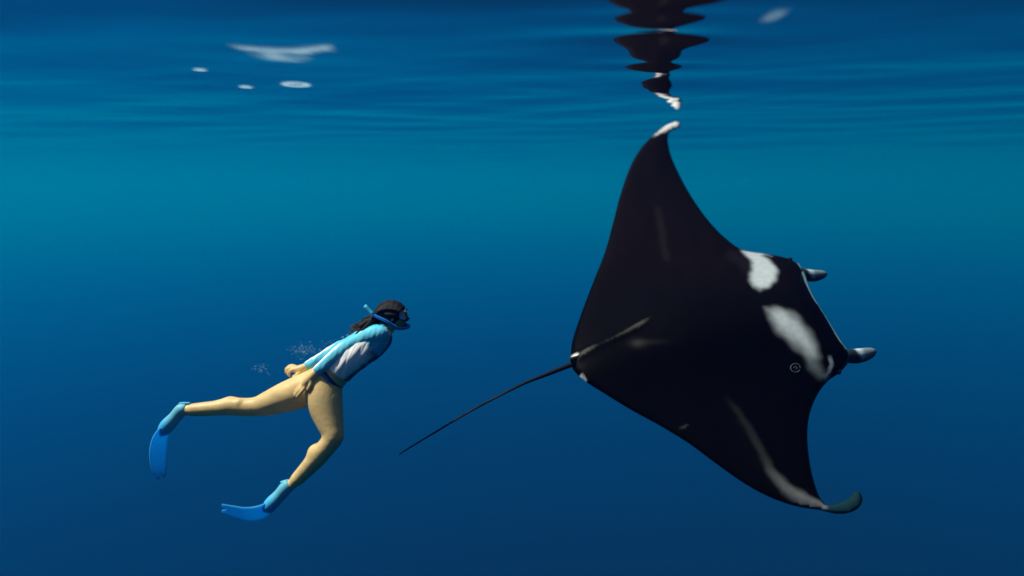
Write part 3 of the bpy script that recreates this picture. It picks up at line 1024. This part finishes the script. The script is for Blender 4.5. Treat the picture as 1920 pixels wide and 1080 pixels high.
def build_mask():
    root, o = p_root('diving_mask', 752, 592, 0)
    tag(root, "black diving mask with shiny lens on the snorkeller's face", 'mask')
    fd = Field(o - 0.12, o + 0.12, 0.004)
    fd.ell(pl(753, 592, 0), (10.5 * PS, 19 * PS, 12.5 * PS), 0.01, 0.25)
    fd.ell(pl(761, 597, 0), (4.5 * PS, 5 * PS, 6 * PS), 0.012, 0.25)
    fd.clip(pl(761, 590, 0), (0.95, 0, 0.25))
    V, F = fd.surface(); V = relax(V, F, 2, 0.5)
    link('skirt', fast_mesh(V - o, F), BLACK_RB, root)
    # frame ring and lens: rounded rectangle facing forward, plus a side window towards the camera
    nx_ = np.array([0.95, 0, 0.30]); nx_ /= np.linalg.norm(nx_)
    t1 = np.array([0, 1.0, 0]); t2 = np.cross(nx_, t1)

    def plate(c, n, a, b, ra, rb, th, seg=20):
        V = []; F = []
        for j, off in enumerate((-th / 2, th / 2)):
            for k in range(seg):
                t = 2 * math.pi * k / seg
                s_, c_ = math.sin(t), math.cos(t)
                V.append(c + n * off + a * ra * np.sign(c_) * abs(c_) ** 0.6 + b * rb * np.sign(s_) * abs(s_) ** 0.6)
        for k in range(seg):
            k2 = (k + 1) % seg
            F.append((k, k2, seg + k2, seg + k))
        F.append(tuple(range(seg))[::-1]); F.append(tuple(range(seg, 2 * seg)))
        return np.array(V) - o, F
    V, F = plate(pl(763.5, 589, 0), nx_, t1, t2, 17 * PS, 10.5 * PS, 0.010)
    fr = link('frame', mesh(V, F), BLACK_RB, root, smooth=False)
    V, F = plate(pl(765, 589, 0), nx_, t1, t2, 14 * PS, 8 * PS, 0.006)
    link('lens', mesh(V, F), GLASS, fr, smooth=False)
    ns = np.array([0.45, -0.86, 0.25]); ns /= np.linalg.norm(ns)
    a_ = np.cross(ns, np.array([0, 0, 1.0])); a_ /= np.linalg.norm(a_); b2 = np.cross(a_, ns)
    V, F = plate(pl(755.5, 591, -17.5), ns, a_, b2, 7 * PS, 8.5 * PS, 0.006)
    link('side_window', mesh(V, F), GLASS, root, smooth=False)
    # strap round the back of the head
    pts = []
    for k in range(33):
        t = math.radians(-140 + 280 * k / 32) + math.pi
        pts.append(pl(735, 589, 0) + np.array([28.5 * PS * math.cos(t), 25 * PS * math.sin(t), -3 * PS * math.cos(t)]))
    V, F = tube(np.array(pts) - o, [0.009] * 33, 8, flat=0.25, up=(0, 0, 1))
    link('strap', mesh(V, F), BLACK_RB, root)


build_mask()


def build_snorkel():
    root, o = p_root('snorkel', 723, 598, -27)
    tag(root, 'blue snorkel tube sticking out behind the snorkeller\'s dark hair', 'snorkel')
    pts = spline([(766, 613, -4), (761, 615, -13), (750, 616, -18), (738, 611, -23), (726, 603, -28), (714, 597, -29), (703, 592, -28), (694, 584, -26), (684, 573, -25)], 4)
    p3 = np.array([pl(*q) for q in pts]) - o
    V, F = tube(p3, [2.9 * PS] * len(p3), 12, up=(0, 1, 0.2))
    link('tube', mesh(V, F), BLUE_PL, root)
    V, F = tube(p3[-6:] * 1.0, [3.5 * PS] * 6, 12, up=(0, 1, 0.2))
    link('top_collar', mesh(V, F), CYAN_RB, root)
    m3 = np.array([pl(*q) for q in spline([(758, 610, 0), (762, 611, -3), (767, 612, -6)], 2)]) - o
    V, F = tube(m3, np.interp(np.linspace(0, 1, len(m3)), [0, .5, 1], [6 * PS, 5 * PS, 4 * PS]), 12, up=(0, 0, 1), flat=1.0)
    link('mouthpiece', mesh(V, F), BLUE_PL, root)


build_snorkel()


def build_fin(label, ankle, pocket, blade, wvec, name='swim_fin'):
    """pocket: chain round the foot; blade: centre line (px,py,depth,half width px); wvec: width direction"""
    root, o = p_root(name, *ankle)
    tag(root, label, 'swim fin', "swimmer's fins")
    pts = np.array([pl(*q[:3]) for q in pocket])
    fd = Field(pts.min(0) - 0.09, pts.max(0) + 0.09, 0.0045)
    pk_ = spline(pocket, 4.0)
    for a, b in zip(pk_[:-1], pk_[1:]):
        fd.cone(pl(*a[:3]), pl(*b[:3]), a[3] * PS, b[3] * PS, 0.02)
    # open heel: cut across the ankle
    a = pl(*pocket[0][:3]); b = pl(*pocket[1][:3])
    fd.clip(a, a - b)
    V, F = fd.surface(); V = relax(V, F, 2, 0.5)
    me = fast_mesh(V - o, F)
    Vp = np.array([v.co for v in me.vertices]) + o
    d0 = np.linalg.norm(Vp - pl(*pocket[0][:3]), axis=1) / np.linalg.norm(pl(*pocket[-1][:3]) - pl(*pocket[0][:3]))
    w_ = smooth01(d0, 0.35, 1.05)[:, None]
    set_col(me, np.array([0.12, 0.46, 0.58]) * (1 - w_) + np.array([0.03, 0.42, 0.78]) * w_)
    fp_ = link('foot_pocket', me, POCKET, root)
    # heel strap edge
    w = np.array(wvec, float); w /= np.linalg.norm(w)
    bl = spline(blade, 3)
    c3 = np.array([pl(*q[:3]) for q in bl]) - o
    n = len(c3)
    tan = np.gradient(c3, axis=0); tan /= np.linalg.norm(tan, axis=1)[:, None]
    seg = 13
    V, F = [], []
    for i in range(n):
        wd = w - tan[i] * (w @ tan[i]); wd /= np.linalg.norm(wd)
        nm = np.cross(tan[i], wd)
        hw = bl[i][3] * PS
        th = np.interp(i / (n - 1), [0, 0.15, 1], [0.012, 0.007, 0.003])
        for sgn in (1, -1):
            for k in range(seg):
                u = -1 + 2 * k / (seg - 1)
                rib = 0.006 * (math.exp(-((abs(u) - 0.93) / 0.09) ** 2)) * (1 - i / n) + 0.0025 * math.cos(u * 9.4) ** 8
                # cleft in the tip
                notch = -0.035 * max(0, 1 - abs(u) * 2.2) * np.interp(i / (n - 1), [0.8, 1], [0, 1])
                V.append(c3[i] + wd * hw * u + nm * sgn * (th * 0.5 + rib) + tan[i] * notch)
        if i:
            o0, o1 = (i - 1) * 2 * seg, i * 2 * seg
            for k in range(seg - 1):
                F.append((o0 + k, o0 + k + 1, o1 + k + 1, o1 + k))
                F.append((o0 + seg + k + 1, o0 + seg + k, o1 + seg + k, o1 + seg + k + 1))
            F.append((o0 + seg, o0, o1, o1 + seg))
            F.append((o0 + seg - 1, o0 + 2 * seg - 1, o1 + 2 * seg - 1, o1 + seg - 1))
    for base, flip in ((0, False), ((n - 1) * 2 * seg, True)):
        for k in range(seg - 1):
            q = (base + k, base + seg + k, base + seg + k + 1, base + k + 1)
            F.append(q[::-1] if flip else q)
    link('blade', mesh(V, F), BLADE, root)
    return fp_, o


r1, o1 = build_fin('blue swim fin on the lower bent leg, blade pointing left', (540, 915, -31),
                   [(545, 906, -32, 8.5), (536, 915, -31, 10), (524, 929, -30, 9), (509, 944, -30, 10), (500, 953, -30, 7)],
                   [(516, 939, -30, 9), (505, 950, -30, 13), (493, 958, -30, 16), (478, 963, -30, 18), (460, 964, -31, 19), (438, 959, -32, 17), (416, 953, -33, 13)],
                   (0.1, 0.60, -0.80))
r2, o2 = build_fin('blue swim fin on the straight trailing leg, blade hanging down', (343, 771, 24),
                   [(350, 768, 24, 8.5), (341, 768, 24, 10), (328, 783, 24, 9.5), (313, 799, 24, 11), (305, 809, 24, 8)],
                   [(316, 796, 24, 10), (307, 807, 24, 14), (300, 822, 24, 17), (297, 842, 24, 19), (297, 862, 24, 18), (299, 880, 24, 15), (303, 896, 24, 9)],
                   (0.40, 0.92, 0.0))


def heel_tabs():
    for r, o, pts in ((r1, o1, [(527, 905, -31), (535, 902, -31), (545, 901, -31)]), (r2, o2, [(337, 757, 24), (346, 756, 24), (357, 756, 24)])):
        p3 = np.array([pl(*q) for q in spline(pts, 2)]) - o
        V, F = tube(p3, np.linspace(4.5, 3, len(p3)) * PS, 10, up=(0, 1, 0), flat=0.6)
        link('heel_strap', mesh(V, F), CYAN_RB, r)


heel_tabs()


# ------------------------------------------------------------------ bubbles behind the swimmer's back
def build_bubbles():
    bm = bmesh.new()
    o = P_O + PR @ pl(565, 660, 10)
    for _ in range(260):
        u = random.random()
        if u < 0.55:
            c = (random.gauss(566, 13), random.gauss(657, 7), random.gauss(15, 14))
        elif u < 0.85:
            c = (random.uniform(575, 655), 0, random.gauss(10, 14)); c = (c[0], 662 - (c[0] - 575) * 0.38 + random.gauss(0, 7), c[2])
        else:
            c = (random.gauss(490, 9), random.gauss(691, 5), random.gauss(10, 10))
        r = random.choice((0.4, 0.5, 0.6, 0.7, 0.9, 1.2, 1.8)) * PS * 0.9
        mt = Matrix.Translation(Vector(pl(*c) - pl(565, 660, 10))) @ Matrix.Diagonal((1.25, 1, 0.8, 1))
        bmesh.ops.create_icosphere(bm, subdivisions=1, radius=r, matrix=mt)
    me = bpy.data.meshes.new('bubbles'); bm.to_mesh(me); bm.free()
    m, nt, N, b = new_mat('air_bubble')
    b.inputs['Base Color'].default_value = (0.45, 0.7, 0.8, 1)
    b.inputs['Roughness'].default_value = 0.15
    b.inputs['Alpha'].default_value = 0.12
    b.inputs['Specular IOR Level'].default_value = 1.0
    ob = link('bubbles', me, m)
    ob.matrix_world = empty_m(o)
    tag(ob, 'faint trail of small air bubbles behind the snorkeller\'s back', 'bubbles', kind='stuff')


def empty_m(o):
    m = Matrix.Identity(4)
    for i in range(3):
        for j in range(3):
            m[i][j] = PR[i][j]
    m.translation = Vector(tuple(map(float, o)))
    return m


build_bubbles()


# ------------------------------------------------------------------ pale sheets added in place of surface glints
def glint_mat():
    m = bpy.data.materials.new('painted_glint')
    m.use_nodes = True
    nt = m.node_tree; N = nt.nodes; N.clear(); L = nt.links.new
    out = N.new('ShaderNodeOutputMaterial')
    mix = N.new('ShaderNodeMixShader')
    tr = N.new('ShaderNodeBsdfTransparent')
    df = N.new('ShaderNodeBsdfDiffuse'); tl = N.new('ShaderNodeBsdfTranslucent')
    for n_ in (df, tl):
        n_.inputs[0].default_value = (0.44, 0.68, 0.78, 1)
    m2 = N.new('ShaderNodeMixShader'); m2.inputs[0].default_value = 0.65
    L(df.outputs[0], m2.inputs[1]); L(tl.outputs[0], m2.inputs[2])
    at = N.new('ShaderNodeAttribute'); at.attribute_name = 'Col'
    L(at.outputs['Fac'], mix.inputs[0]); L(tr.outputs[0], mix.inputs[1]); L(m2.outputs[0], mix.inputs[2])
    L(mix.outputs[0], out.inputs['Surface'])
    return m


GLINT = glint_mat()  # pale translucent sheet that stands in for light glinting on ripples


def glint(px, py, hw, hh, dens, label, kind_='cloud', seed=1):
    """a thin pale sheet added as a glint on the rippled surface that fills about hw x hh photo pixels (half sizes)"""
    def at(x, y):
        r = ray(x, y); return CAM + r * (DEPTH / r[2])
    c = at(px, py); y0 = at(px, py + hh)[1]; y1 = at(px, py - hh)[1]
    rx = hw / FPX * c[1]; ry = abs(y1 - y0) / 2; cy2 = (y0 + y1) / 2
    n = 44
    u, v = np.meshgrid(np.linspace(-1.25, 1.25, n), np.linspace(-1.25, 1.25, n))
    X, Y = c[0] + u * rx, cy2 + v * ry
    rr = np.hypot(u, v)
    P = np.stack([u.ravel() * 100, v.ravel() * 100], 1)
    nz = lobes(P, seed, 90).reshape(u.shape) * 0.6 + lobes(P, seed + 5, 30).reshape(u.shape) * 0.4
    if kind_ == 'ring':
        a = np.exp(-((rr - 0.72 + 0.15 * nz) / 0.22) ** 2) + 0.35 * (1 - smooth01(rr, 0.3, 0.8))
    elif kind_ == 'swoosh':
        # bright nearer rim, fainter sheet behind, a tongue to the right
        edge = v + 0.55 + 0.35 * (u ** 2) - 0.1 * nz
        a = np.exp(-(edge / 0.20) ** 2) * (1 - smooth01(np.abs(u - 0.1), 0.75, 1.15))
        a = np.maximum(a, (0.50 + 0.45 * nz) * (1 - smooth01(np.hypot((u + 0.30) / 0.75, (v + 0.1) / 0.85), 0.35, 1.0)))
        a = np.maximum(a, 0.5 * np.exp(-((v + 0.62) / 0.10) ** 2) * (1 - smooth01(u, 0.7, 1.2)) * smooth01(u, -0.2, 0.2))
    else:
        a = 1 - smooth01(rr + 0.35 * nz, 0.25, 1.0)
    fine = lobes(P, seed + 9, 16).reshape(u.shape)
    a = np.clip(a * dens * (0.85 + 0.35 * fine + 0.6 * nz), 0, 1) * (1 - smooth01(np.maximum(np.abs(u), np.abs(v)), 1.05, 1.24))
    th = 0.002 + 0.004 * a                                       # a few millimetres thick
    Zs = sea_height(X, Y) - 0.004
    o = np.array([c[0], cy2, -0.012])
    top = np.stack([X, Y, Zs], -1).reshape(-1, 3) - o
    bot = np.stack([X, Y, Zs - th], -1).reshape(-1, 3) - o
    idx = np.arange(n * n).reshape(n, n)
    q = np.stack([idx[:-1, :-1], idx[:-1, 1:], idx[1:, 1:], idx[1:, :-1]], -1).reshape(-1, 4)
    keep = a.ravel()[q].max(1) > 0.01
    q = q[keep]
    ed = {}
    for f in q:
        for k in range(4):
            e = (f[k], f[(k + 1) % 4])
            ed[e] = 1
    rim = [(e[1], e[0], e[0] + n * n, e[1] + n * n) for e in ed if (e[1], e[0]) not in ed]
    F = [tuple(f) for f in q] + [tuple(f[::-1] + n * n) for f in q] + rim
    used = sorted({k for f in F for k in f}); mp = {k: i for i, k in enumerate(used)}
    V = np.vstack([top, bot])[used]
    me = mesh(V, [tuple(mp[k] for k in f) for f in F])
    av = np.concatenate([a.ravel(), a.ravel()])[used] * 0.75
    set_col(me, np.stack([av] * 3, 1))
    ob = link('glint_patch', me, GLINT)
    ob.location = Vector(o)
    tag(ob, label, 'foam patch', 'pale glints on the water surface')  # no real foam: added sheet that stands in for a surface glint


glint(552, 106, 84, 20, 0.34, 'largest pale glint at the water surface, with a tongue reaching right', 'swoosh', 3)
glint(555, 160, 26, 5, 0.65, 'small bright oval glint ring at the water surface just below the largest pale patch', 'ring', 8)
glint(375, 133, 16, 3, 0.7, 'tiny pale glint at the water surface farthest left', 'cloud', 12)
glint(461, 163, 16, 3, 0.7, 'tiny slanting pale glint at the water surface left of the bright oval ring', 'cloud', 17)
glint(1452, 36, 24, 15, 0.12, 'blurred round pale glint at the water surface right of the dark reflection', 'cloud', 23)
